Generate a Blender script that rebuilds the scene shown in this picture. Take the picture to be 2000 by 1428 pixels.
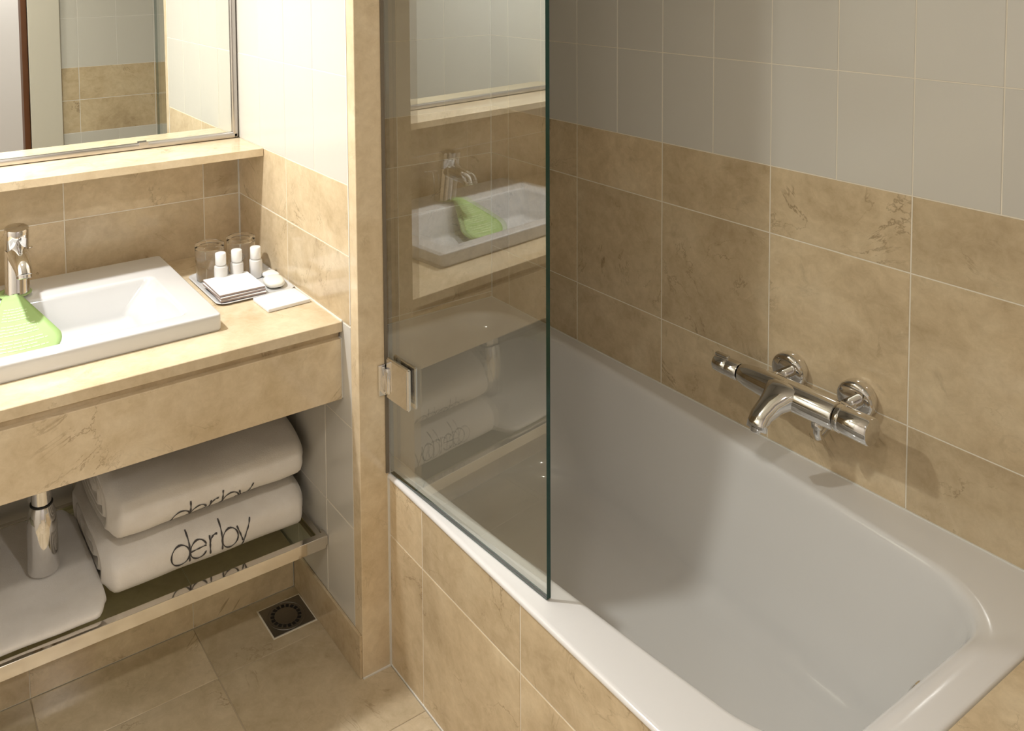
import bpy, bmesh, math, random
from math import sin, cos, pi, radians
from mathutils import Vector, Matrix, noise
random.seed(7)
S = bpy.context.scene
for o in list(bpy.data.objects): bpy.data.objects.remove(o)
C = S.collection

# ------------------------------------------------------------------ camera
cam_d = bpy.data.cameras.new('camera'); cam = bpy.data.objects.new('camera', cam_d); C.objects.link(cam)
cam_d.sensor_fit = 'HORIZONTAL'; cam_d.sensor_width = 36.0
cam_d.lens = 1682.29*36/2000
cam_d.shift_x = (1000-766.17)/2000
cam_d.shift_y = -(714-23.58)/2000
cam_d.clip_start = .02
yaw, pitch, roll = -.553294, -.056861, -.012761
f = Vector((-sin(yaw), cos(yaw), 0)); r = Vector((cos(yaw), sin(yaw), 0)); u = Vector((0, 0, 1))
F = f*cos(pitch)+u*sin(pitch); U0 = u*cos(pitch)-f*sin(pitch)
Rr = r*cos(roll)+U0*sin(roll); Uu = U0*cos(roll)-r*sin(roll)
M = Matrix((Rr, Uu, -F)).transposed().to_4x4(); M.translation = Vector((-1.91039, -2.42763, 1.69363))
cam.matrix_world = M
S.camera = cam

# ------------------------------------------------------------------ world, lamps, exposure
w = bpy.data.worlds.new('world'); S.world = w; w.use_nodes = True
w.node_tree.nodes['Background'].inputs[0].default_value = (1, .93, .84, 1)
w.node_tree.nodes['Background'].inputs[1].default_value = .05
S.view_settings.view_transform = 'Standard'; S.view_settings.look = 'None'
S.view_settings.gamma = 1; S.view_settings.use_curve_mapping = False
S.view_settings.exposure = 0.12

def lamp(name, loc, size, power, col, spread):
    d = bpy.data.lights.new(name, 'AREA'); d.shape = 'DISK'; d.size = size; d.energy = power; d.color = col; d.spread = radians(spread)
    o = bpy.data.objects.new(name, d); o.location = loc; C.objects.link(o); return o
lamp('vanity_downlight_lamp', (-1.86, -.363, 2.262), .09, 24.5, (1, .99, .975), 172)
lamp('room_downlight_lamp', (-1.62, -1.93, 2.272), .12, 7.2, (1, .93, .85), 170)
lamp('corridor_fill_lamp', (-1.15, -3.0, 2.272), .12, 14, (1, .97, .94), 170)  # unseen fill lamp, added to brighten the corridor in the mirror

# ------------------------------------------------------------------ materials
def mat(name, col, rough=.5, metal=0, spec=.5, coat=0):
    m = bpy.data.materials.new(name); m.use_nodes = True
    b = m.node_tree.nodes['Principled BSDF']
    b.inputs['Base Color'].default_value = (*col, 1); b.inputs['Roughness'].default_value = rough
    b.inputs['Metallic'].default_value = metal; b.inputs['Specular IOR Level'].default_value = spec
    if coat: b.inputs['Coat Weight'].default_value = coat; b.inputs['Coat Roughness'].default_value = .05
    return m
def N(m, t, **k):
    n = m.node_tree.nodes.new(t)
    for a, v in k.items(): setattr(n, a, v)
    return n
def L(m, a, b): m.node_tree.links.new(a, b)
def rnd_coord(m, amount=40.):
    tc = N(m, 'ShaderNodeTexCoord'); oi = N(m, 'ShaderNodeObjectInfo')
    mu = N(m, 'ShaderNodeMath', operation='MULTIPLY'); mu.inputs[1].default_value = amount; L(m, oi.outputs['Random'], mu.inputs[0])
    ad = N(m, 'ShaderNodeVectorMath', operation='ADD'); L(m, tc.outputs['Object'], ad.inputs[0]); L(m, mu.outputs[0], ad.inputs[1])
    return ad.outputs[0], oi.outputs['Random']
def nz(m, vec, scale, detail=4, rough=.55, dist=0.):
    n = N(m, 'ShaderNodeTexNoise'); n.inputs['Scale'].default_value = scale; n.inputs['Detail'].default_value = detail
    n.inputs['Roughness'].default_value = rough; n.inputs['Distortion'].default_value = dist; L(m, vec, n.inputs['Vector']); return n.outputs['Fac']
def ramp(m, fac, stops):
    rp = N(m, 'ShaderNodeValToRGB'); e = rp.color_ramp.elements
    while len(e) < len(stops): e.new(.5)
    for i, (p, c) in enumerate(stops): e[i].position = p; e[i].color = (*c, 1) if len(c) == 3 else c
    L(m, fac, rp.inputs[0]); return rp.outputs[0]
def mixc(m, fac, a, b, mode='MIX'):
    x = N(m, 'ShaderNodeMix', data_type='RGBA', blend_type=mode)
    if isinstance(fac, float): x.inputs[0].default_value = fac
    else: L(m, fac, x.inputs[0])
    for s, v in ((6, a), (7, b)):
        if isinstance(v, tuple): x.inputs[s].default_value = (*v, 1)
        else: L(m, v, x.inputs[s])
    return x.outputs[2]
def math_(m, op, a, b=None):
    x = N(m, 'ShaderNodeMath', operation=op)
    for i, v in ((0, a), (1, b)):
        if v is None: continue
        if isinstance(v, (int, float)): x.inputs[i].default_value = v
        else: L(m, v, x.inputs[i])
    return x.outputs[0]

def marble(name, c0, c1, c2, vein=(.20, .115, .05), rough=.13, bump=.05, veinamt=.62):
    m = mat(name, c1, rough); b = m.node_tree.nodes['Principled BSDF']
    v, rnd = rnd_coord(m)
    col = ramp(m, nz(m, v, 5.5, 6, .6, .8), [(.30, c0), (.5, c1), (.72, c2)])
    # fine mineral mottling
    col = mixc(m, .30, col, ramp(m, nz(m, v, 34, 5, .7, .4), [(.3, tuple(x*.78 for x in c0)), (.65, c2)]))
    # thin veins: a narrow band of a distorted noise, kept only in patches
    ridge = math_(m, 'ABSOLUTE', math_(m, 'SUBTRACT', nz(m, v, 3.4, 7, .62, 1.3), .5))
    thin = math_(m, 'SUBTRACT', 1., math_(m, 'MULTIPLY', ridge, 95.)); thin = math_(m, 'MAXIMUM', thin, 0.)
    patch = ramp(m, nz(m, v, 6.5, 3, .5, 0), [(.50, (0, 0, 0)), (.68, (1, 1, 1))])
    vm = math_(m, 'MULTIPLY', math_(m, 'MULTIPLY', thin, patch), veinamt)
    col = mixc(m, vm, col, vein)
    # brown clouds
    cl = ramp(m, nz(m, v, 9, 5, .65, .9), [(.64, (0, 0, 0)), (.78, (1, 1, 1))])
    col = mixc(m, math_(m, 'MULTIPLY', cl, .42), col, tuple(x*.55 for x in c0))
    # pale crystal flecks
    fl = ramp(m, nz(m, v, 21, 4, .6, 2.), [(.66, (0, 0, 0)), (.74, (1, 1, 1))])
    col = mixc(m, math_(m, 'MULTIPLY', fl, .25), col, (.80, .68, .48))
    # tile to tile tone
    hs = N(m, 'ShaderNodeHueSaturation'); L(m, col, hs.inputs['Color'])
    mr = N(m, 'ShaderNodeMapRange'); mr.inputs['To Min'].default_value = .90; mr.inputs['To Max'].default_value = 1.08
    L(m, rnd, mr.inputs['Value']); L(m, mr.outputs[0], hs.inputs['Value'])
    L(m, hs.outputs[0], b.inputs['Base Color'])
    bp = N(m, 'ShaderNodeBump'); bp.inputs['Strength'].default_value = bump; bp.inputs['Distance'].default_value = .01
    L(m, nz(m, v, 6, 3), bp.inputs['Height']); L(m, bp.outputs[0], b.inputs['Normal'])
    return m
MARBLE = marble('beige_marble', (.50, .38, .23), (.65, .51, .325), (.76, .63, .43), vein=(.15, .09, .04))
MARBLE_SLAB = marble('pale_marble_slab', (.59, .455, .275), (.70, .565, .375), (.79, .67, .48), rough=.12, veinamt=.55)
MARBLE_FLOOR = marble('floor_marble', (.48, .385, .24), (.61, .495, .33), (.72, .605, .43), rough=.16)

def ceramic(name, col):
    m = mat(name, col, .16); b = m.node_tree.nodes['Principled BSDF']
    v, rnd = rnd_coord(m)
    bp = N(m, 'ShaderNodeBump'); bp.inputs['Strength'].default_value = .06; bp.inputs['Distance'].default_value = .01
    L(m, nz(m, v, 9, 2), bp.inputs['Height']); L(m, bp.outputs[0], b.inputs['Normal'])
    hs = N(m, 'ShaderNodeHueSaturation'); hs.inputs['Color'].default_value = (*col, 1)
    mr = N(m, 'ShaderNodeMapRange'); mr.inputs['To Min'].default_value = .97; mr.inputs['To Max'].default_value = 1.02
    L(m, rnd, mr.inputs['Value']); L(m, mr.outputs[0], hs.inputs['Value']); L(m, hs.outputs[0], b.inputs['Base Color'])
    return m
CERAMIC = ceramic('cream_ceramic', (.65, .625, .565))
GROUT = mat('pale_grout', (.82, .76, .64), .8)
CAULK = mat('white_silicone', (.80, .78, .72), .5)
ENAMEL = mat('white_enamel', (.81, .80, .785), .09, coat=.4)
PORCELAIN = mat('white_porcelain', (.64, .64, .632), .07, coat=.5)
CHROME = mat('chrome', (.78, .77, .76), .05, 1)
STEEL = mat('polished_steel', (.72, .68, .62), .09, 1)
BRUSHED = mat('dark_brushed_steel', (.26, .245, .225), .45, 1)
HOLE = mat('dark_void', (.008, .006, .005), .8)
RUBBER = mat('black_rubber', (.02, .018, .015), .6)
MIRROR = mat('mirror_silver', (.87, .90, .86), .0, 1)
ALU = mat('satin_aluminium', (.50, .475, .455), .28, 1)
PLASTER = mat('painted_plaster', (.80, .77, .72), .9)
PLASTER_L = mat('corridor_paint', (.70, .66, .64), .9)
FRAMEP = mat('cream_door_paint', (.66, .62, .53), .35)
WOOD = mat('dark_red_wood', (.13, .045, .014), .4)
WHITEP = mat('white_plastic', (.86, .86, .84), .3)
PAPER = mat('white_card', (.86, .86, .86), .5)
TAUPE = mat('taupe_card_edge', (.34, .27, .25), .6)
NAVY = mat('dark_card_edge', (.10, .09, .12), .6)
SOAP = mat('ivory_soap', (.84, .82, .74), .35)
GREEN = mat('green_card', (.36, .53, .20), .45)
GREEN_L = mat('pale_green_print', (.60, .74, .42), .5)
INK = mat('grey_embroidery', (.075, .07, .068), .9)

def towel_mat():
    m = mat('cotton_towel', (.78, .74, .68), 1.0, spec=.1); b = m.node_tree.nodes['Principled BSDF']
    b.inputs['Sheen Weight'].default_value = .3
    v, rnd = rnd_coord(m)
    col = ramp(m, nz(m, v, 14, 4), [(.3, (.82, .77, .70)), (.7, (.90, .86, .80))])
    L(m, col, b.inputs['Base Color'])
    bp = N(m, 'ShaderNodeBump'); bp.inputs['Strength'].default_value = .5; bp.inputs['Distance'].default_value = .002
    L(m, nz(m, v, 420, 3, .7), bp.inputs['Height']); L(m, bp.outputs[0], b.inputs['Normal'])
    return m
TOWEL = towel_mat()

def pane(name, tint, n_glass=1.52):
    """thin clear glass: see-through with true Fresnel reflection"""
    m = bpy.data.materials.new(name); m.use_nodes = True; nt = m.node_tree; nt.nodes.clear()
    out = N(m, 'ShaderNodeOutputMaterial'); mx = N(m, 'ShaderNodeMixShader'); tr = N(m, 'ShaderNodeBsdfTransparent'); gl = N(m, 'ShaderNodeBsdfGlossy')
    tr.inputs[0].default_value = (*tint, 1); gl.inputs['Roughness'].default_value = 0; gl.inputs[0].default_value = (1, 1, 1, 1)
    # the Fresnel node inverts the index on back faces; undo that so both faces reflect alike
    g = N(m, 'ShaderNodeNewGeometry'); ior = N(m, 'ShaderNodeMapRange')
    ior.inputs['To Min'].default_value = n_glass; ior.inputs['To Max'].default_value = 1/n_glass
    L(m, g.outputs['Backfacing'], ior.inputs['Value'])
    fr = N(m, 'ShaderNodeFresnel'); L(m, ior.outputs[0], fr.inputs[0]); fac = fr.outputs[0]
    L(m, fac, mx.inputs[0]); L(m, tr.outputs[0], mx.inputs[1]); L(m, gl.outputs[0], mx.inputs[2]); L(m, mx.outputs[0], out.inputs[0])
    return m
PANE = pane('clear_green_glass', (.968, .978, .955), 2.05)
SHELFGLASS = pane('shelf_glass', (.93, .96, .89), 1.5)
EDGE = mat('green_glass_edge', (.004, .045, .034), .08)
def tumbler_mat():
    m = bpy.data.materials.new('tumbler_glass'); m.use_nodes = True; b = m.node_tree.nodes['Principled BSDF']
    b.inputs['Transmission Weight'].default_value = 1; b.inputs['Roughness'].default_value = .0; b.inputs['IOR'].default_value = 1.45
    b.inputs['Base Color'].default_value = (1, 1, 1, 1); return m
TUMBLER = tumbler_mat()

# ------------------------------------------------------------------ helpers
def link(name, me, m, parent=None, loc=None, smooth=False):
    o = bpy.data.objects.new(name, me); C.objects.link(o)
    if m is not None and not me.materials: me.materials.append(m)
    if parent: o.parent = parent
    if loc: o.location = loc
    if smooth:
        for p in me.polygons: p.use_smooth = True
    return o
def obj(name, bm, m, parent=None, smooth=False, recalc=True, auto=None):
    if recalc: bmesh.ops.recalc_face_normals(bm, faces=bm.faces)
    if auto is not None:
        for fc in bm.faces: fc.smooth = True
        for e in bm.edges:
            if len(e.link_faces) == 2 and e.calc_face_angle(0) > auto: e.smooth = False
    me = bpy.data.meshes.new(name); bm.to_mesh(me); bm.free()
    return link(name, me, m, parent, None, smooth)
def thing(name, label, cat, group=None, loc=(0, 0, 0)):
    o = bpy.data.objects.new(name, None); o.empty_display_size = .05; C.objects.link(o); o.location = loc
    o['label'] = label; o['category'] = cat
    if group: o['group'] = group
    return o
def tag(o, label, cat, group=None):
    o['label'] = label; o['category'] = cat
    if group: o['group'] = group
    return o
def struct(o): o['kind'] = 'structure'; return o
def pvt(o, t):     # parent part built in world coordinates under a thing standing at t
    o.parent = t; o.location = -t.location; return o
def box(bm, x0, x1, y0, y1, z0, z1, bev=0., seg=2):
    vs = [bm.verts.new((x, y, z)) for x in (x0, x1) for y in (y0, y1) for z in (z0, z1)]
    idx = [(0, 1, 3, 2), (4, 6, 7, 5), (0, 4, 5, 1), (2, 3, 7, 6), (0, 2, 6, 4), (1, 5, 7, 3)]
    fs = [bm.faces.new([vs[i] for i in q]) for q in idx]
    if bev:
        es = list({e for fc in fs for e in fc.edges})
        bmesh.ops.bevel(bm, geom=es, offset=bev, segments=seg, affect='EDGES', profile=.5)
    return bm
def nb(): return bmesh.new()
def frame_axes(d):
    d = Vector(d).normalized(); a = Vector((0, 0, 1)) if abs(d.z) < .9 else Vector((1, 0, 0))
    x = d.cross(a).normalized(); return x, d.cross(x).normalized(), d
def lathe(bm, prof, base=(0, 0, 0), axis=(0, 0, 1), n=32, cap0=True, cap1=True):
    """prof: list of (radius, distance along axis)"""
    X, Y, Z = frame_axes(axis); base = Vector(base); rings = []
    for rr, h in prof:
        rings.append([bm.verts.new(base+Z*h+(X*cos(2*pi*i/n)+Y*sin(2*pi*i/n))*rr) for i in range(n)])
    for a, b in zip(rings, rings[1:]):
        for i in range(n): bm.faces.new((a[i], a[(i+1) % n], b[(i+1) % n], b[i]))
    if cap0: bm.faces.new(rings[0][::-1])
    if cap1: bm.faces.new(rings[-1])
    return bm
def tube(bm, pts, rad, n=14, caps=True):
    pts = [Vector(p) for p in pts]; rad = rad if isinstance(rad, (list, tuple)) else [rad]*len(pts); rings = []
    prevx = None
    for i, p in enumerate(pts):
        d = (pts[min(i+1, len(pts)-1)]-pts[max(i-1, 0)]).normalized()
        if prevx is None: x = frame_axes(d)[0]
        else: x = (prevx-d*prevx.dot(d)).normalized()
        y = d.cross(x); prevx = x
        rings.append([bm.verts.new(p+(x*cos(2*pi*k/n)+y*sin(2*pi*k/n))*rad[i]) for k in range(n)])
    for a, b in zip(rings, rings[1:]):
        for k in range(n): bm.faces.new((a[k], a[(k+1) % n], b[(k+1) % n], b[k]))
    if caps: bm.faces.new(rings[0][::-1]); bm.faces.new(rings[-1])
    return bm
def rrect(x0, x1, y0, y1, r, z, kc=10, ks=8):
    """rounded rectangle loop; same vertex count whatever the sizes"""
    r = max(min(r, (x1-x0)/2-1e-4, (y1-y0)/2-1e-4), 1e-4); P = []
    cs = [((x1-r, y1-r), 0), ((x0+r, y1-r), pi/2), ((x0+r, y0+r), pi), ((x1-r, y0+r), 1.5*pi)]
    for i, ((cx, cy), a0) in enumerate(cs):
        for k in range(kc+1):
            a = a0+pi/2*k/kc; P.append(Vector((cx+r*cos(a), cy+r*sin(a), z)))
        nx, ny = cs[(i+1) % 4][0]; a1 = cs[(i+1) % 4][1]
        q0 = P[-1]; q1 = Vector((nx+r*cos(a1), ny+r*sin(a1), z))
        for k in range(1, ks): P.append(q0.lerp(q1, k/ks))
    return P
def loft(bm, loops, cap0=True, cap1=True):
    rs = [[bm.verts.new(p) for p in lp] for lp in loops]; n = len(rs[0])
    for a, b in zip(rs, rs[1:]):
        for i in range(n): bm.faces.new((a[i], a[(i+1) % n], b[(i+1) % n], b[i]))
    if cap0: bm.faces.new(rs[0][::-1])
    if cap1: bm.faces.new(rs[-1])
    return bm

# tiles: shared meshes, one object each
_tile = {}
def tile_mesh(w_, h_, t, m, ch):
    key = (round(w_, 4), round(h_, 4), t, m.name, ch)
    if key in _tile: return _tile[key]
    a, b = w_/2, h_/2
    V = [(-a, -b, -t), (a, -b, -t), (a, b, -t), (-a, b, -t), (-a, -b, -ch), (a, -b, -ch), (a, b, -ch), (-a, b, -ch),
         (-a+ch, -b+ch, 0), (a-ch, -b+ch, 0), (a-ch, b-ch, 0), (-a+ch, b-ch, 0)]
    Fc = [(3, 2, 1, 0), (8, 9, 10, 11)]
    for i in range(4):
        j = (i+1) % 4; Fc += [(i, j, 4+j, 4+i), (4+i, 4+j, 8+j, 8+i)]
    me = bpy.data.meshes.new('tile'); me.from_pydata(V, [], Fc); me.materials.append(m); me.update()
    _tile[key] = me; return me
def tiles(parent, name, m, o0, ud, vd, us, vs, gap=.003, t=.0075, ch=.0008, jit=.0):
    o0, ud, vd = Vector(o0), Vector(ud), Vector(vd); nd = ud.cross(vd)
    for u0, u1 in zip(us, us[1:]):
        for v0, v1 in zip(vs, vs[1:]):
            if u1-u0 < .008 or v1-v0 < .008: continue
            me = tile_mesh(u1-u0-gap, v1-v0-gap, t, m, ch)
            o = bpy.data.objects.new(name, me); C.objects.link(o)
            mt = Matrix((ud, vd, nd)).transposed().to_4x4()
            mt.translation = o0+ud*(u0+u1)/2+vd*(v0+v1)/2+nd*random.uniform(-jit, jit)
            o.parent = parent; o.matrix_basis = mt
def cuts(lo, hi, start, step):
    k0 = math.ceil((lo-start)/step+1e-6); c = [lo]
    x = start+k0*step
    while x < hi-1e-6: c.append(x); x += step
    return c+[hi]

# ------------------------------------------------------------------ room geometry numbers
ZT = 1.178                       # top of the marble band
XP0, XP1 = -.9617, -.8834        # partition faces (vanity side, bath side)
YS = -.723                       # front face of the partition's stone end
CEIL = 2.30; YN = -2.20; XL = -2.45
zm = [ZT+.255*k for k in range(5)]+[CEIL]     # cream rows above the band

# floor
fl = struct(obj('floor', box(nb(), XL-.1, .1, -3.55, .1, -.1, -.0015), mat('floor_grout', (.52, .43, .31), .8)))
tiles(fl, 'floor_tile', MARBLE_FLOOR, (0, 0, 0), (1, 0, 0), (0, 1, 0), [-2.45]+[-1.251-.39*k for k in (3, 2, 1, 0)]+[-.8834-.0015], [-3.5, -3.255, -2.915, -2.575, -2.235, -1.895, -1.555, -1.215, -.875, -.535, -.355], gap=.0022, jit=.0002)
struct(obj('ceiling', box(nb(), XL-.1, .1, -3.55, .1, CEIL, CEIL+.1), PLASTER))
# right wall (long side of the bath)
wr = struct(obj('wall_right', box(nb(), .0009, .1, YN, .1, 0, CEIL), GROUT))
R_u = (0, -1, 0)  # u runs towards the camera, v up, normal = u x v = -x
tiles(wr, 'marble_tile', MARBLE, (0, 0, 0), R_u, (0, 0, 1), cuts(0, 2.2, .4368, .34), [.44, .668, 1.008, ZT], jit=.0003)
tiles(wr, 'cream_tile', CERAMIC, (0, 0, 0), R_u, (0, 0, 1), cuts(0, 2.2, .4368, .17), zm, gap=.0024, jit=.0003)
# back wall
wb = struct(obj('wall_back', box(nb(), XL, .0009, .0009, .1, 0, CEIL), GROUT))
tiles(wb, 'marble_tile', MARBLE, (0, 0, 0), (1, 0, 0), (0, 0, 1), [XP1, -.7887, -.3977, 0], [.44, .498, .838, 1.008, ZT], jit=.0003)
tiles(wb, 'cream_tile', CERAMIC, (0, 0, 0), (1, 0, 0), (0, 0, 1), [XP1, -.7887, -.5932, -.3977, -.2022, 0], zm, gap=.0024, jit=.0003)
tiles(wb, 'marble_tile', MARBLE, (0, 0, 0), (1, 0, 0), (0, 0, 1), [XL, -2.2476, -1.856, -1.4644, -1.0728, XP0], [.82, 1.008, 1.157], jit=.0003)
tiles(wb, 'cream_tile', CERAMIC, (0, 0, 0), (1, 0, 0), (0, 0, 1), cuts(XL, XP0, -1.0728, .1958), [.02, .1, .345, .593, .80], gap=.0024, jit=.0003)
tiles(wb, 'cream_tile', CERAMIC, (0, 0, 0), (1, 0, 0), (0, 0, 1), cuts(XL, XP0, -1.0728, .1958), [1.96, 2.198, CEIL], gap=.0024)
# left wall and wall by the door
wl = struct(obj('wall_left', box(nb(), XL-.1, XL, YN, .1, 0, CEIL), PLASTER))
wn = nb(); box(wn, -1.205, .1, YN-.1, YN-.0009, 0, CEIL); box(wn, XL-.1, -2.2, YN-.1, YN-.0009, 0, CEIL); box(wn, -2.2, -1.205, YN-.1, YN-.0015, 2.1, CEIL)
wn = struct(obj('wall_door_side', wn, PLASTER))
nu = (-1, 0, 0)
tiles(wn, 'marble_tile', MARBLE, (0, YN, 0), nu, (0, 0, 1), [0, .18, .573, .966, 1.053], [.838, 1.008, ZT])
tiles(wn, 'cream_tile', CERAMIC, (0, YN, 0), nu, (0, 0, 1), [0, .18, .377, .573, .77, .966, 1.053], zm, gap=.0024)
tiles(wn, 'cream_tile', CERAMIC, (0, YN, 0), nu, (0, 0, 1), [0, .18, .377, .573, .77, .966, 1.053], [.08, .33, .585, .838], gap=.0024)
dr = struct(obj('door_1', box(box(box(nb(), -1.205, -1.054, YN-.11, YN+.016, 0, 2.16, .003), -2.30, -2.2, YN-.11, YN+.016, 0, 2.16, .003), -2.2, -1.205, YN-.11, YN+.016, 2.1, 2.16, .003), FRAMEP))
obj('wooden_stop', box(nb(), -1.232, -1.2045, YN-.09, YN-.02, 0, 2.1, .002), WOOD, dr)
# corridor behind the camera
struct(obj('wall_corridor', box(box(box(nb(), XL-.1, .1, -3.6, -3.5, 0, CEIL), .0, .1, -3.5, YN-.1, 0, CEIL), XL-.1, XL, -3.5, YN-.1, 0, CEIL), PLASTER_L))

# partition between vanity and bath
pt = struct(obj('wall_partition', box(nb(), XP0+.0009, XP1-.0009, YS+.036, .0009, 0, CEIL), GROUT))
pu = (0, -1, 0)
tiles(pt, 'marble_tile', MARBLE, (XP0, 0, 0), pu, (0, 0, 1), [0, .34, .687], [.84, 1.008, ZT], jit=.0003)
tiles(pt, 'cream_tile', CERAMIC, (XP0, 0, 0), pu, (0, 0, 1), [0, .17, .34, .51, .687], zm, gap=.0024, jit=.0003)
tiles(pt, 'cream_tile', CERAMIC, (XP0, 0, 0), pu, (0, 0, 1), [0, .037, .207, .377, .547, .687], [.106, .347, .593, .839], gap=.0024, jit=.0003)
tiles(pt, 'marble_tile', MARBLE, (XP1, 0, 0), (0, 1, 0), (0, 0, 1), [-.687, -.347, 0], [.44, .498, .838, 1.008, ZT])
tiles(pt, 'cream_tile', CERAMIC, (XP1, 0, 0), (0, 1, 0), (0, 0, 1), [-.687, -.51, -.34, -.17, 0], zm, gap=.0024)
jm = obj('trim_1', box(nb(), XP0, XP1, YS, YS+.036, 0.002, CEIL, .0012, 1), MARBLE_SLAB); struct(jm)
obj('baseboard_partition', box(nb(), XP0-.007, XP0, YS+.002, -.356, 0, .1053, .001, 1), MARBLE); struct(bpy.data.objects['baseboard_partition'])
# boxed-in plinth under the vanity
pb = struct(obj('trim_2', box(nb(), XL, XP0-.007, -.354, .0, 0, .108, .0), GROUT))
tiles(pb, 'plinth_tile', MARBLE, (0, -.3555, 0), (1, 0, 0), (0, 0, 1), [XL, -2.0317, -1.641, -1.251, XP0-.008], [0.001, .108], gap=.002, t=.0015, ch=.0005)
tiles(pb, 'plinth_top_tile', MARBLE, (0, 0, .1095), (1, 0, 0), (0, 1, 0), [XL, -2.0317, -1.641, -1.251, XP0-.008], [-.354, -.004], gap=.002, t=.0015, ch=.0005)

# bath front panel and deck at its near end
bp = struct(obj('wall_bath_panel', box(nb(), XP1+.0009, XP1+.035, YN, YS-.001, 0, .4655), GROUT))
tiles(bp, 'marble_tile', MARBLE, (XP1, 0, 0), (0, -1, 0), (0, 0, 1), [.7245, .8623, 1.202, 1.542, 1.80, 2.2], [.001, .327, .466], gap=.0024, jit=.0002)
dk = struct(obj('trim_3', box(nb(), XP1+.035, 0.0015, YN, -1.7835, -.0, .470), GROUT))
tiles(dk, 'deck_tile', MARBLE, (0, 0, .4775), (1, 0, 0), (0, 1, 0), [XP1, -.543, -.203, 0], [YN, -1.7825], gap=.0024)
# silicone joints
cb = nb(); box(cb, XP1-.0045, XP1+.0005, YS-.0035, YS+.001, 0.001, .474); box(cb, XP1-.002, XP1+.002, -1.78, YS-.003, 0.0, .0035)
box(cb, XP0-.0035, XP0+.001, -.6475, -.10, .8385, .8425); box(cb, XP0+.0, XP1, YS-.003, YS+.001, 0, .003)
box(cb, -.883, .0, -.0035, .0, .477, .4805); box(cb, -.0035, .0, -1.78, 0, .477, .4805)
box(cb, XP0-.0035, XP0+.001, -.0035, .001, .8405, 1.1555); box(cb, XP1, XP1+.003, -.003, .001, .48, CEIL-.001); box(cb, -.003, .001, -.003, .001, .48, CEIL-.001); box(cb, XP0-.0012, XP0+.0002, YS+.0345, YS+.0375, .845, CEIL-.001)
o = obj('trim_4', cb, CAULK); struct(o)

# ------------------------------------------------------------------ bathtub
ZRIM = .478
def tub_loop(z, ins_s, ins_n, ins_f, r):
    lp = rrect(-.445-.385+ins_s, -.445+.385-ins_s, -1.712+ins_n, -.062-ins_f, r, z, 14, 12); out = []
    for p in lp:
        t = -p.y; p.x = -.445+(p.x+.445)*(1.035-.088*t*t); out.append(p)
    return out
tub = thing('bathtub', 'white enamel bathtub set in a marble surround beside the tiled wall', 'bathtub', loc=(-.445, -.9, 0))
loops = []
for z, i in [(.4665, .004), (.4672, .001), (.470, .0), (.4735, .0005), (.476, .0022), (.4773, .0045), (.478, .008), (.478, .010)]:
    loops.append(rrect(-.8875+i, -.0015-i*.2, -1.782+i, -.0015-i*.2, .006+i*.3, z, 14, 12))
R0 = .155
for z, i in [(.478, -.016), (.4778, -.012), (.4768, -.007), (.4748, -.003), (.4715, .0005), (.4665, .003), (.458, .0052), (.446, .0075), (.435, .009)]:
    loops.append(tub_loop(z, i, i*2.2, i, R0-i))
NS = 16
for k in range(1, NS+1):
    t = k/NS; z = .435-.285*t
    loops.append(tub_loop(z, .009+.061*t**1.2, .0198+.0522*t**1.2, .009+.363*t**1.15, R0+.045*t))
zb_, s0, n0, f0 = .150, .070, .072, .372
for k in range(1, 9):       # fillet to the bottom
    a_ = pi/2*k/8; rr = .065
    loops.append(tub_loop(zb_-rr*sin(a_)*.95, s0+rr*(1-cos(a_)), n0+rr*(1-cos(a_)), f0+.10*(1-cos(a_)), R0+.045-rr*.5*(1-cos(a_))))
zf = zb_-.065*.95
for k in (.3, .6, .9): loops.append(tub_loop(zf-.004*k, s0+.065+.14*k, n0+.065+.5*k, f0+.10+.35*k, .12))
tb = obj('basin_shell', loft(nb(), loops, False, True), ENAMEL, auto=radians(50)); pvt(tb, tub)
# overflow and waste
o = obj('overflow_cover', lathe(nb(), [(.031, 0), (.034, .003), (.034, .007), (.030, .010), (.012, .012)], (-.372, -1.674, .379), (0, 1, .14), 32), CHROME, auto=radians(40)); pvt(o, tub)
o = obj('waste', lathe(nb(), [(.034, 0), (.034, .003), (.028, .0045), (.0, .005)], (-.445, -1.46, .083), (0, 0, 1), 28, True, False), CHROME, auto=radians(40)); pvt(o, tub)

# ------------------------------------------------------------------ glass screen with hinge
g0 = Vector((-.8813, -.7265, 0)); g1 = Vector((-.8468, -1.2376, 0)); gd = (g1-g0).normalized(); gn = Vector((gd.y, -gd.x, 0))  # gn points to the room (-x)
if gn.x > 0: gn = -gn
scr = thing('shower_screen', 'clear glass bath screen with dark green edge standing on the tub rim', 'glass screen', loc=(g0.x, g0.y, .48))
def gbox(bm, a, b, n0_, n1_, z0, z1):
    P_ = [g0+gd*s+gn*n+Vector((0, 0, z)) for s in (a, b) for n in (n0_, n1_) for z in (z0, z1)]
    vs = [bm.verts.new(p) for p in P_]
    for q in [(0, 1, 3, 2), (4, 6, 7, 5), (0, 4, 5, 1), (2, 3, 7, 6), (0, 2, 6, 4), (1, 5, 7, 3)]: bm.faces.new([vs[i] for i in q])
GL = (g1-g0).length; GT = .0105
bm = nb(); gbox(bm, .0, GL, -GT, 0, .4805, 2.02)
bmesh.ops.recalc_face_normals(bm, faces=bm.faces)
for fc in bm.faces:
    if abs(fc.normal.dot(gn)) < .5 and fc.normal.dot(gd) > -.5: fc.material_index = 1
me = bpy.data.meshes.new('glass_pane'); bm.to_mesh(me); bm.free(); me.materials.append(PANE); me.materials.append(EDGE)
pvt(link('glass_pane', me, None), scr)
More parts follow.
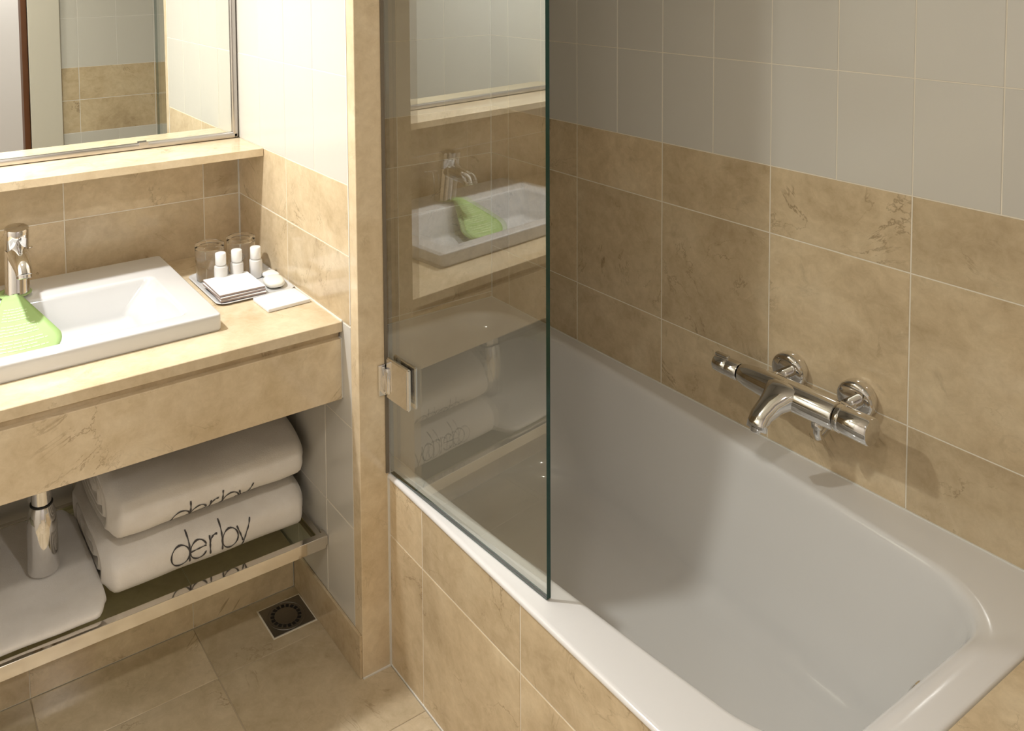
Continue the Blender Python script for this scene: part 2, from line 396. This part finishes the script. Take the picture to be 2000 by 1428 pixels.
bm = nb(); gbox(bm, .004, GL-.004, -GT*.7, -GT*.3, .4783, .4805); pvt(obj('bottom_seal', bm, mat('clear_seal', (.16, .17, .16), .3)), scr)
def gplate(name, s0_, s1_, n0_, n1_, z0, z1, bev):
    bm = nb(); gbox(bm, s0_, s1_, n0_, n1_, z0, z1)
    bmesh.ops.bevel(bm, geom=list(bm.edges), offset=bev, segments=2, affect='EDGES'); return bm
o = obj('shade_strip', box(nb(), -.8925, -.8838, YS-.0035, YS-.0003, .482, 2.0), mat('painted_shade', (.17, .14, .10), .4)); pvt(o, scr)  # dark strip painting the soft shadow on the stone beside the glass
h = obj('glass_hinge', gplate('', .002, .088, 0, .011, .668, .766, .003), CHROME); pvt(h, scr)
o = obj('inner_clamp', gplate('', .002, .088, -GT-.008, -GT, .668, .766, .002), CHROME); pvt(o, scr)
o = obj('hinge_wall_plate', box(nb(), -.9115, -.886, YS-.006, YS, .675, .750, .002), CHROME); pvt(o, scr)
o = obj('hinge_knuckle', lathe(box(nb(), -.897, -.882, YS-.020, YS-.004, .688, .736, .002), [(.0065, 0), (.0075, .002), (.0075, .058), (.0065, .06)], (-.890, YS-.014, .682), (0, 0, 1), 20), CHROME, auto=radians(35)); pvt(o, scr)

# ------------------------------------------------------------------ bath mixer
mx = thing('bath_mixer', 'chrome thermostatic bath mixer fixed on the marble wall over the tub', 'tap', loc=(0, -1.26, .683))
ZM = .678; XM = -.108
def P(o): return pvt(o, mx)
P(obj('mixer_body', lathe(nb(), [(.012, -.006), (.0215, -.004), (.024, 0), (.028, .02), (.031, .05), (.0335, .09), (.034, .14), (.033, .235), (.032, .24), (.025, .243)], (XM, -1.123, ZM), (0, -1, 0), 36), CHROME, auto=radians(40)))
P(obj('flow_handle', lathe(nb(), [(.006, 0), (.021, .001), (.0225, .004), (.0225, .030), (.021, .032), (.021, .034), (.022, .036), (.022, .066), (.020, .069), (.001, .070)], (XM, -1.116, ZM), (0, 1, 0), 36), CHROME, auto=radians(35)))
P(obj('flow_lever', box(nb(), XM-.006, XM+.006, -1.083, -1.046, ZM+.018, ZM+.027, .002), CHROME))
P(obj('temperature_handle', lathe(nb(), [(.025, 0), (.0305, .001), (.0315, .004), (.0315, .010), (.030, .012), (.030, .014), (.031, .016), (.031, .072), (.029, .075), (.001, .0755)], (XM, -1.366, ZM), (0, -1, 0), 36), CHROME, auto=radians(35)))
for yy in (-1.185, -1.352):
    e_ = P(obj('wall_escutcheon', lathe(nb(), [(.042, 0), (.043, .002), (.0425, .020), (.040, .0255), (.036, .028), (.020, .028)], (0, yy, ZM+.009), (-1, 0, 0), 36), CHROME, auto=radians(40)))
    P(obj('wall_union', lathe(nb(), [(.0165, .015), (.0165, .09)], (0, yy, ZM+.001), (-1, 0, 0), 28), CHROME, auto=radians(40)))
# spout: flattened tapering arm leaning out over the bath
def spout(bm, pts, ws, hs, n=20):
    rs = []
    for i, p in enumerate(pts):
        p = Vector(p); d = (Vector(pts[min(i+1, len(pts)-1)])-Vector(pts[max(i-1, 0)])).normalized(); X = Vector((0, 1, 0)); Y = d.cross(X).normalized()
        rs.append([bm.verts.new(p+X*ws[i]*math.copysign(abs(cos(t))**.75, cos(t))+Y*hs[i]*math.copysign(abs(sin(t))**.75, sin(t))) for t in [2*pi*k/n for k in range(n)]])
    for a, b in zip(rs, rs[1:]):
        for k in range(n): bm.faces.new((a[k], a[(k+1) % n], b[(k+1) % n], b[k]))
    bm.faces.new(rs[0][::-1]); bm.faces.new(rs[-1]); return bm
P(obj('spout', spout(nb(), [(XM+.004, -1.243, ZM+.004), (XM-.014, -1.243, ZM+.001), (XM-.030, -1.240, ZM-.006), (XM-.050, -1.233, ZM-.020), (XM-.072, -1.225, ZM-.040), (XM-.084, -1.225, ZM-.053), (XM-.090, -1.225, ZM-.066)],
    [.060, .052, .036, .0275, .0245, .0235, .023], [.031, .030, .026, .021, .017, .0155, .015]), CHROME, smooth=True))
P(obj('spout_aerator', lathe(nb(), [(.0135, 0), (.0135, .010), (.0115, .012)], (XM-.090, -1.225, ZM-.058), (-.1, 0, -1), 24), CHROME, auto=radians(40)))
P(obj('diverter_knob', box(nb(), XM-.046, XM-.040, -1.249, -1.237, ZM-.002, ZM+.010, .001), RUBBER))
P(obj('hose_outlet', tube(lathe(nb(), [(.012, 0), (.013, .002), (.013, .018), (.0105, .020)], (XM+.003, -1.315, ZM-.030), (0, 0, -1), 24), [(XM+.003, -1.315, ZM-.04), (XM+.003, -1.315, ZM-.060), (XM+.007, -1.315, ZM-.071), (XM+.018, -1.315, ZM-.074), (XM+.07, -1.315, ZM-.052)], [.0085, .0085, .0085, .0075, .0065]), CHROME, auto=radians(45)))

# ------------------------------------------------------------------ vanity
van = thing('vanity_counter', 'polished beige marble vanity counter with deep marble apron under the basin', 'counter', loc=(-1.7, -.33, .65))
def PV(o): return pvt(o, van)
def ringslab(x0, x1, y0, y1, z0, z1, a0, a1, b0, b1):
    bm = nb(); c = .0012
    O = lambda i, z: [bm.verts.new((x, y, z)) for x, y in ((x0+i, y0+i), (x1-i, y0+i), (x1-i, y1-i), (x0+i, y1-i))]
    I = lambda z: [bm.verts.new((x, y, z)) for x, y in ((a0, b0), (a1, b0), (a1, b1), (a0, b1))]
    R = [I(z0), O(c, z0), O(0, z0+c), O(0, z1-c), O(c, z1), I(z1)]
    for a, b in zip(R, R[1:]+R[:1]):
        for k in range(4): bm.faces.new((a[k], a[(k+1) % 4], b[(k+1) % 4], b[k]))
    return bm
PV(obj('countertop', ringslab(XL+.002, XP0-.001, -.6476, -.001, .815, .840, -1.972, -1.236, -.522, -.075), MARBLE_SLAB))
PV(obj('recess_strip', box(nb(), XL+.002, XP0-.003, -.632, -.615, .79, .815), MARBLE))
PV(obj('apron', box(nb(), XL+.002, XP0-.0045, -.6476, -.6176, .6508, .7985, .0012, 1), MARBLE_SLAB))
PV(obj('end_sealant', box(nb(), XP0-.0048, XP0-.0004, -.645, -.620, .652, .798), CAULK))

ledge = obj('mirror_ledge', box(nb(), XL+.002, XP0-.0005, -.1928, -.0, 1.1559, 1.178, .001, 1), MARBLE_SLAB)
tag(ledge, 'pale marble ledge running along the wall below the mirror', 'shelf')
mr_ = thing('wall_mirror', 'large rectangular wall mirror in a rounded satin metal frame standing on the ledge', 'mirror', loc=(-1.7, .0, 1.179))
def PM(o): return pvt(o, mr_)
mz0, mz1, mxr, mxl = 1.179, 1.95, XP0-.003, XL+.005
PM(obj('mirror_glass', box(nb(), mxl+.004, mxr-.012, -.006, -.001, mz0+.012, mz1-.012), MIRROR))
for nme, a, b in [('frame_rail', (mxl, mz0), (mxr, mz0+.018)), ('frame_rail', (mxl, mz1-.018), (mxr, mz1)), ('frame_stile', (mxr-.018, mz0), (mxr, mz1)), ('frame_stile', (mxl, mz0), (mxl+.018, mz1))]:
    PM(obj(nme, box(nb(), a[0], b[0], -.015, .0, a[1], b[1], .0055, 4), ALU, auto=radians(50)))
PM(obj('mirror_clip', box(nb(), -1.262, -1.235, -.0175, -.013, mz0+.010, mz0+.021, .0015), ALU))

# basin
BX0, BX1, BY0, BY1 = -1.986, -1.2215, -.535, -.048
bs = thing('washbasin', 'white rectangular porcelain basin sitting on the marble counter', 'sink', loc=(-1.604, -.3, .84))
L_ = [rrect(BX0+i, BX1-i, BY0+i, BY1-i, .009, z, 6, 8) for i, z in [(.002, .8405), (.0005, .8425), (0, .846), (0, .8755), (.0004, .8775), (.0014, .8790), (.003, .8798), (.005, .880)]]
ix0, ix1, iy0, iy1 = -1.925, -1.288, -.492, -.198
for d_, z in [(-.006, .880), (-.003, .8795), (0, .878), (.0025, .8745), (.004, .869)]: L_.append(rrect(ix0+d_, ix1-d_, iy0+d_, iy1-d_, .022, z, 6, 8))
for t in (.25, .5, .75, 1): L_.append(rrect(ix0+.004+.035*t, ix1-.004-.060*t, iy0+.004+.020*t, iy1-.004-.022*t, .024, .869-.062*t, 6, 8))
for k in range(1, 6):
    a_ = pi/2*k/5; rr = .018; L_.append(rrect(ix0+.039+rr*(1-cos(a_)), ix1-.064-rr*(1-cos(a_)), iy0+.024+rr*(1-cos(a_)), iy1-.026-rr*(1-cos(a_)), .024, .807-rr*sin(a_), 6, 8))
L_.append(rrect(ix0+.12, ix1-.15, iy0+.10, iy1-.10, .02, .787, 6, 8))
pvt(obj('basin_bowl', loft(nb(), L_, False, True), PORCELAIN, auto=radians(50)), bs)
pvt(obj('basin_waste', lathe(nb(), [(.026, 0), (.026, .002), (.020, .005), (0, .006)], (-1.604, -.345, .7875), (0, 0, 1), 28, True, False), CHROME, auto=radians(40)), bs)

# basin tap
tp = thing('basin_tap', 'chrome single-lever tap with cylindrical body standing on the basin deck', 'tap', loc=(-1.606, -.132, .88))
def PT(o): return pvt(o, tp)
tx, ty = -1.606, -.134; ax = Vector((0, -.15, 1)).normalized(); tb0 = Vector((tx, ty, .8805))
PT(obj('tap_body', lathe(nb(), [(.029, 0), (.030, .002), (.030, .004), (.0285, .006), (.0285, .120), (.0275, .1215)], tb0, ax, 40), CHROME, auto=radians(40)))
hb = tb0+ax*.123
PT(obj('tap_lever', lathe(nb(), [(.0275, 0), (.0285, .0015), (.0285, .050), (.027, .053), (.001, .054)], hb, ax, 40), CHROME, auto=radians(35)))
PT(obj('lever_marker', lathe(nb(), [(.0035, 0), (.0035, .002), (.001, .003)], hb+ax*.034+Vector((.003, -.0275, -.004)), (0, -1, -.15), 16), BRUSHED, smooth=True))
PT(obj('tap_spout', tube(nb(), [(tx, ty-.010, .990), (tx, ty-.04, .989), (tx, ty-.075, .984), (tx, ty-.103, .979), (tx, ty-.116, .973), (tx, ty-.121, .964)], [.026, .0245, .0225, .0205, .0190, .0178], 24), CHROME, auto=radians(50)))
PT(obj('tap_aerator', lathe(nb(), [(.0155, 0), (.0172, .002), (.0172, .009), (.015, .0105), (.001, .0105)], (tx, ty-.1205, .967), (0, -.25, -1), 24), CHROME, auto=radians(40)))
PT(obj('popup_rod', tube(nb(), [(tx+.004, -.098, .879), (tx+.006, -.094, .955), (tx+.010, -.092, .972), (tx+.030, -.090, .978), (tx+.045, -.090, .9785)], .0028, 10), CHROME, smooth=True))

# green card round the tap
card = thing('tap_card', 'green printed card hung round the tap and lying in the basin', 'card', loc=(-1.62, -.25, .88))
def cardp(s, t):
    """s: 0 at the tap .. 1 at the bottom, t: -1 .. 1 across"""
    y = -.168-.165*s; z = .8905-.006*s-.082*max(0, (s-.12)/.88)**1.05
    hw = .014+.074*min(1, (s/.80))**1.15
    if s > .84: hw *= math.sqrt(max(0.0, 1-((s-.84)/.16)**2*.35))
    cx = -1.626+.004*s
    yy = y - .010*(1-t*t)*max(0, s-.8)/.2
    return Vector((cx+hw*t, yy+.004*t*t, z+.004*sin(3*s)*(t*t)))
bm = nb(); ns, nt = 24, 12
g_ = [[bm.verts.new(cardp(i/ns, -1+2*j/nt)) for j in range(nt+1)] for i in range(ns+1)]
for i in range(ns):
    for j in range(nt): bm.faces.new((g_[i][j], g_[i][j+1], g_[i+1][j+1], g_[i+1][j]))
cs = obj('card_sheet', bm, GREEN, smooth=True); pvt(cs, card)
sm = cs.modifiers.new('thick', 'SOLIDIFY'); sm.thickness = .0006; sm.offset = 0
bm = nb(); n = 40; i_ = [bm.verts.new((tx+.0305*cos(2*pi*k/n), ty+.0305*sin(2*pi*k/n), .8862)) for k in range(n)]
o_ = [bm.verts.new((tx-.008+.041*cos(2*pi*k/n), ty-.006+.041*sin(2*pi*k/n), .8866)) for k in range(n)]
for k in range(n): bm.faces.new((i_[k], i_[(k+1) % n], o_[(k+1) % n], o_[k]))
cr_ = obj('card_collar', bm, GREEN, smooth=True); pvt(cr_, card); sm = cr_.modifiers.new('thick', 'SOLIDIFY'); sm.thickness = .0006
bm = nb(); random.seed(3)
for row in range(15):       # rows of fine print too small to read
    s = .30+.042*row
    if row in (5, 10): continue
    a = -.62 if row < 5 else -.60; e_ = .35+.30*random.random()
    t = a
    while t < e_:
        wd = .10+.16*random.random(); t2 = min(t+wd, e_)
        q = [cardp(s, t), cardp(s, t2), cardp(s+.014, t2), cardp(s+.014, t)]
        bm.faces.new([bm.verts.new(p+Vector((0, -.0002, .0008))) for p in q]); t = t2+.03
pr = obj('card_print', bm, GREEN_L); pr['kind'] = 'stuff'; pvt(pr, card)

# ------------------------------------------------------------------ amenities on the counter
CT = .840
tray = obj('amenity_tray', loft(nb(), [rrect(-1.172, -.970, -.398, -.165, .020, CT+.0006, 6, 4), rrect(-1.182, -.966, -.405, -.157, .024, CT+.006, 6, 4), rrect(-1.180, -.968, -.403, -.159, .023, CT+.0072, 6, 4), rrect(-1.174, -.972, -.397, -.163, .02, CT+.0055, 6, 4), rrect(-1.168, -.978, -.392, -.169, .018, CT+.0045, 6, 4)]), PORCELAIN, auto=radians(50))
tag(tray, 'white rounded-corner tray holding toiletries in the counter corner', 'tray')
TZ = CT+.0052
def tumbler(x, y, label):
    t = thing('tumbler', label, 'glass', 'clear drinking glasses on the white tray', (x, y, TZ))
    n_ = .0016
    prof = [(.0345, 0), (.0362, .001), (.0385, .055), (.0395, .090), (.0385, .0965), (.034, .0985), (.0, .0985)]
    inn = [(.0325, 0), (.0365, .055), (.0372, .082), (.034, .0875), (.0, .0885)]
    bm = nb(); lathe(bm, prof, (x, y, TZ), (0, 0, 1), 40, False, False); lathe(bm, inn, (x, y, TZ), (0, 0, 1), 40, False, False)
    bm.verts.ensure_lookup_table()
    for k in range(40):
        k2 = (k+1) % 40; b0 = 40*len(prof); bm.faces.new((bm.verts[k], bm.verts[k2], bm.verts[b0+k2], bm.verts[b0+k]))
    bmesh.ops.remove_doubles(bm, verts=bm.verts, dist=1e-5)
    pvt(obj('glass_body', bm, TUMBLER, auto=radians(60)), t)
tumbler(-1.134, -.213, 'upturned clear drinking glass behind the leftmost little bottle, nearer the basin')
tumbler(-1.040, -.203, 'upturned clear drinking glass in the counter corner, farther from the basin')
def bottle(x, y, label, dz=0.):
    t = thing('toiletry_bottle', label, 'bottle', 'white-capped toiletry bottles on the tray', (x, y, TZ))
    z = TZ+dz
    pvt(obj('bottle_body', lathe(nb(), [(.016, 0), (.0178, .002), (.0178, .044), (.0168, .0475), (.0105, .050), (.0105, .053)], (x, y, z), (0, 0, 1), 28), mat('milky_plastic', (.70, .69, .67), .25), auto=radians(40)), t)
    pvt(obj('bottle_cap', lathe(nb(), [(.0138, .052), (.0146, .053), (.0144, .081), (.0134, .0825), (.001, .083)], (x, y, z), (0, 0, 1), 28), WHITEP, auto=radians(40)), t)
bottle(-1.121, -.262, 'small white-capped toiletry bottle nearest the basin, leftmost of three')
bottle(-1.076, -.262, 'small white-capped toiletry bottle in the middle of the three')
bottle(-1.024, -.268, 'small white-capped toiletry bottle nearest the side wall, rightmost of three')
# stack of cards
def cardstack(zc, dx, dy, rot, top, label):
    t = thing('folded_card', label, 'card', 'cards stacked on the tray', (-1.112+dx, -.333+dy, zc)); t.rotation_euler.z = rot
    a, b = .061, .064
    obj('card_cover', box(nb(), -a, a, -b, b, .0012, .0054, .0004, 1), TAUPE, t); obj('card_face', box(nb(), -a+.0002, a-.0002, -b+.0002, b-.0002, .0054, .0062), PAPER, t)
    obj('card_back', box(nb(), -a+.001, a-.001, -b+.001, b-.001, 0, .0012), NAVY, t)
zc = CT+.0074
cardstack(zc, .002, -.004, radians(-2.0), 0, 'lowest folded card of the stack on the tray, only its edge showing')
cardstack(zc+.0064, -.001, -.001, radians(1.5), 0, 'middle folded card of the stack on the tray, only its edge showing')
cardstack(zc+.0128, .0, .002, radians(-.5), 1, 'topmost white card of the stack with dark edges on the tray')
pk = obj('flat_white_box', box(nb(), -1.092, -.975, -.502, -.412, CT+.0005, CT+.0095, .0015, 2), PAPER, auto=radians(50)); tag(pk, 'flat white square packet lying on the counter in front of the tray', 'packet')
pk.data.transform(Matrix.Translation((-1.033, -.457, 0)) @ Matrix.Rotation(radians(2), 4, 'Z') @ Matrix.Translation((1.033, .457, 0)))
def pebble(name, c, sx, sy, sz, m, rot=0, e=2.6):
    bm = nb(); bmesh.ops.create_uvsphere(bm, u_segments=28, v_segments=16, radius=1)
    for v in bm.verts:
        p = v.co; q = Vector([math.copysign(abs(k)**(2/e), k) for k in p]); v.co = Vector((q.x*sx, q.y*sy, q.z*sz))
    bm.transform(Matrix.Translation(c) @ Matrix.Rotation(rot, 4, 'Z')); return obj(name, bm, m, smooth=True)
tag(pebble('soap_bar', (-1.008, -.352, TZ+.0105), .027, .036, .0105, SOAP, radians(-12)), 'small rounded ivory soap bar beside the card stack on the tray', 'soap')
tag(pebble('wrapped_soap', (-.992, -.292, TZ+.0075), .019, .028, .0075, WHITEP, radians(8), 3.2), 'small white wrapped sachet on the tray against the side wall', 'sachet')

# ------------------------------------------------------------------ rack under the vanity
rk = thing('towel_rack', 'polished steel rail rack with glass shelf under the vanity holding towels', 'rack', loc=(-1.7, -.3, .24))
def PR(o): return pvt(o, rk)
PR(obj('front_rail', box(nb(), XL+.004, XP0-.0085, -.556, -.538, .226, .258, .0008, 1), STEEL))
PR(obj('back_rail', box(nb(), XL+.004, XP0-.0085, -.062, -.048, .226, .250, .0008, 1), STEEL))
PR(obj('side_rail', box(nb(), XP0-.0225, XP0-.0085, -.538, -.062, .226, .250, .0008, 1), STEEL))
PR(obj('side_rail', box(nb(), XL+.004, XL+.018, -.538, -.062, .226, .250, .0008, 1), STEEL))
PR(obj('glass_shelf', box(nb(), XL+.018, XP0-.0225, -.538, -.062, .2385, .2455), SHELFGLASS))
PR(obj('wall_bracket', box(nb(), XP0-.0085, XP0-.0008, -.552, -.520, .230, .254, .001, 1), STEEL))
PR(obj('wall_bracket', box(nb(), XP0-.0085, XP0-.0008, -.09, -.06, .230, .248, .001, 1), STEEL))

# bottle trap
tr = thing('bottle_trap', 'chrome bottle trap and waste pipe hanging below the basin', 'pipe', loc=(-1.600, -.345, .286))
def PB(o): return pvt(o, tr)
tx2, ty2 = -1.600, -.345
PB(obj('trap_cup', lathe(nb(), [(.028, 0), (.0345, .002), (.0355, .006), (.034, .05), (.0335, .10), (.031, .135), (.026, .150), (.0235, .156)], (tx2, ty2, .292), (0, 0, 1), 40), CHROME, auto=radians(40)))
PB(obj('inlet_pipe', lathe(nb(), [(.0225, .0), (.0225, .325)], (tx2, ty2, .446), (0, 0, 1), 32), CHROME, auto=radians(40)))
PB(obj('rubber_ring', lathe(nb(), [(.0235, 0), (.0255, .001), (.0255, .004), (.0235, .005)], (tx2, ty2, .449), (0, 0, 1), 32), RUBBER, auto=radians(40)))
PB(obj('outlet_pipe', tube(nb(), [(tx2, ty2+.02, .405), (tx2, -.001, .405)], .016, 24), CHROME, auto=radians(40)))
PB(obj('wall_rosette', lathe(nb(), [(.032, 0), (.032, .004), (.020, .010)], (tx2, -.001, .405), (0, -1, 0), 32), CHROME, auto=radians(40)))

# ------------------------------------------------------------------ towels
def towel_fn(x0, x1, y0, y1, z0, z1, seed, e=3.0, droop=0., wob=.004, tilt=0.):
    yc, zc, a, b = (y0+y1)/2, (z0+z1)/2, (y1-y0)/2, (z1-z0)/2
    def zth(z):
        q = max(-.985, min(.985, (z-zc)/b)); return math.asin(math.copysign(abs(q)**(e/2), q))
    def fn(s, th, k=1.0, xo=0.):
        """s 0..1 along x, th angle round the section (0 = front nose), k section scale"""
        c, d = cos(th), sin(th)
        # end rounding
        en = min(s, 1-s)/.045; er = 1-.16*(1-min(1, en))**2
        yy = yc-a*k*er*math.copysign(abs(c)**(2/e), c)
        zz = zc+b*k*er*math.copysign(abs(d)**(2/e), d)
        x = x0+(x1-x0)*s+xo
        nv = noise.noise_vector(Vector((x*7+seed, yy*7, zz*9)))*wob + noise.noise_vector(Vector((x*19+seed, yy*19, zz*19)))*wob*.35
        if d < -.0: nv = Vector((nv.x, nv.y, abs(nv.z)*.3))
        front = max(0, c)
        return Vector((x+nv.x, yy+nv.y-(tilt*(s-.5))*front, zz+nv.z+droop*(1-s)*front*(-1 if d < .3 else .3)))
    fn.zth = zth; return fn
def towel(name, fn, label, ns=64, nt=72, layers=True, group=None):
    bm = nb(); rs = []
    for i in range(ns+1):
        s = .5-.5*cos(pi*i/ns) if False else i/ns
        rs.append([bm.verts.new(fn(s, 2*pi*k/nt)) for k in range(nt)])
    for a, b in zip(rs, rs[1:]):
        for k in range(nt): bm.faces.new((a[k], a[(k+1) % nt], b[(k+1) % nt], b[k]))
    for end, s, sg in ((rs[0], 0., -1), (rs[-1], 1., 1)):     # folded layers show at the ends as ridges
        prev = end
        for q, (k_, xo) in enumerate([(.95, .006), (.88, .007), (.83, -.004), (.79, -.016), (.75, -.004), (.69, .005), (.63, .004), (.58, -.010), (.53, -.018), (.48, -.004), (.42, .005), (.34, .004), (.28, -.012), (.22, -.004), (.12, .004)]):
            r2 = [bm.verts.new(fn(s, 2*pi*k/nt, k_, sg*xo)) for k in range(nt)]
            for k in range(nt): bm.faces.new((prev[k], prev[(k+1) % nt], r2[(k+1) % nt], r2[k]))
            prev = r2
        bm.faces.new(prev)
    o = obj(name, bm, TOWEL, smooth=True); 
    return tag(o, label, 'towel', group)
GRP = 'white towels on the rack'
fnA = towel_fn(-1.487, -.994, -.500, -.085, .2460, .360, 3.1, 3.2, wob=.004)
twA = towel('folded_towel', fnA, 'folded white towel with a grey name, lower of the two stacked', group=GRP)
fnB = towel_fn(-1.470, -.990, -.492, -.090, .3625, .503, 8.7, 2.6, droop=.010, wob=.007, tilt=.0)
twB = towel('folded_towel', fnB, 'folded white towel with a half hidden grey name, resting on the other', group=GRP)
fnC = towel_fn(-2.02, -1.500, -.532, -.10, .2460, .2865, 15.2, 3.0, wob=.004)
twC = towel('folded_towel', fnC, 'thin folded white towel lying alone left of the stack under the trap', group=GRP)

# stitched lettering: thin ribbons that follow the towel's front
def arc(cx, cy, rx, ry, a0, a1, n=22): return [(cx+rx*cos(radians(a0+(a1-a0)*k/n)), cy+ry*sin(radians(a0+(a1-a0)*k/n))) for k in range(n+1)]
GLY = [arc(.50, .5, .5, .52, 0, 360), [(1.0, -.02), (1.0, .8), (.97, 1.42)],
       arc(1.48, .5, .46, .50, 20, 335), [(1.04, .47), (1.92, .60)],
       [(2.12, 0), (2.12, 1.02)], arc(2.46, .60, .34, .40, 175, 75, 12),
       [(2.78, 0), (2.78, 1.42)], arc(3.26, .5, .47, .52, 0, 360),
       [(3.70, 1.0), (4.02, .05)], [(4.52, 1.15), (4.18, .35), (3.92, -.42)]]
def lettering(name, fn, parent, sx0, sx1, th0, dth, zmin=-9):
    """letters on the surface: u along x, v -> angle"""
    bm = nb(); W = 4.52
    def at(p, off=.0012):
        s = sx0+(sx1-sx0)*p[0]/W; th = fn.zth(th0+dth*p[1])
        q = fn(s, th); n_ = (fn(s+.004, th)-fn(s-.004, th)).cross(fn(s, th+.02)-fn(s, th-.02)).normalized()
        if n_.y > 0: n_ = -n_
        return q+n_*off
    for st in GLY:
        pts = []
        for a, b in zip(st, st[1:]):
            k = max(1, int(math.dist(a, b)/.08)); pts += [(a[0]+(b[0]-a[0])*i/k, a[1]+(b[1]-a[1])*i/k) for i in range(k)]
        pts.append(st[-1]); prev = None
        for i, p in enumerate(pts):
            a = pts[max(i-1, 0)]; b = pts[min(i+1, len(pts)-1)]; d = Vector((b[0]-a[0], b[1]-a[1])).normalized()
            wd = .038+.014*sin(i*1.3); nx, ny = -d.y*wd, d.x*wd
            if p[1] < zmin: prev = None; continue
            v = [bm.verts.new(at((p[0]+nx, p[1]+ny))), bm.verts.new(at((p[0]-nx, p[1]-ny)))]
            if prev: bm.faces.new((prev[0], v[0], v[1], prev[1]))
            prev = v
    return obj(name, bm, INK, parent)
lettering('lettering', fnA, twA, .285, .690, .286, .042)['label'] = 'grey stitched word derby'
lettering('lettering', fnB, twB, .280, .700, .374, .042, .10)['label'] = 'grey stitched word derby, lower half folded under'

# ------------------------------------------------------------------ floor drain
fd = thing('floor_drain', 'square metal floor drain with a ring of slots beside the skirting', 'drain', loc=(-1.025, -.4385, 0))
def PD(o): return pvt(o, fd)
PD(obj('drain_surround', box(nb(), -1.093, -.9705, -.4995, -.3885, -.002, .0006), GROUT))
PD(obj('drain_plate', box(nb(), -1.089, -.9735, -.4955, -.3925, -.002, .0016, .0004, 1), BRUSHED))
dc = Vector((-1.0335, -.4435, 0))
PD(obj('drain_rim', lathe(nb(), [(.0490, .0016), (.0490, .0026), (.0470, .0028), (.0465, .0017)], dc, (0, 0, 1), 48, False, False), BRUSHED, smooth=True))
for k in range(18):
    a_ = 2*pi*k/18; bm = nb(); box(bm, .0300, .0400, -.0043, .0043, .0016, .0021)
    bm.transform(Matrix.Translation(dc) @ Matrix.Rotation(a_, 4, 'Z')); PD(obj('slot', bm, HOLE))

# rings round the ceiling downlights and, last, the added corridor fill lamp
for k, (x, y) in enumerate(((-1.86, -.363), (-1.62, -1.93), (-1.15, -3.0))):
    struct(obj('trim_%d' % (5+k), lathe(nb(), [(.070, 0), (.075, -.004), (.090, -.004), (.092, 0)], (x, y, CEIL-.001), (0, 0, 1), 40, False, False), ALU, smooth=True))
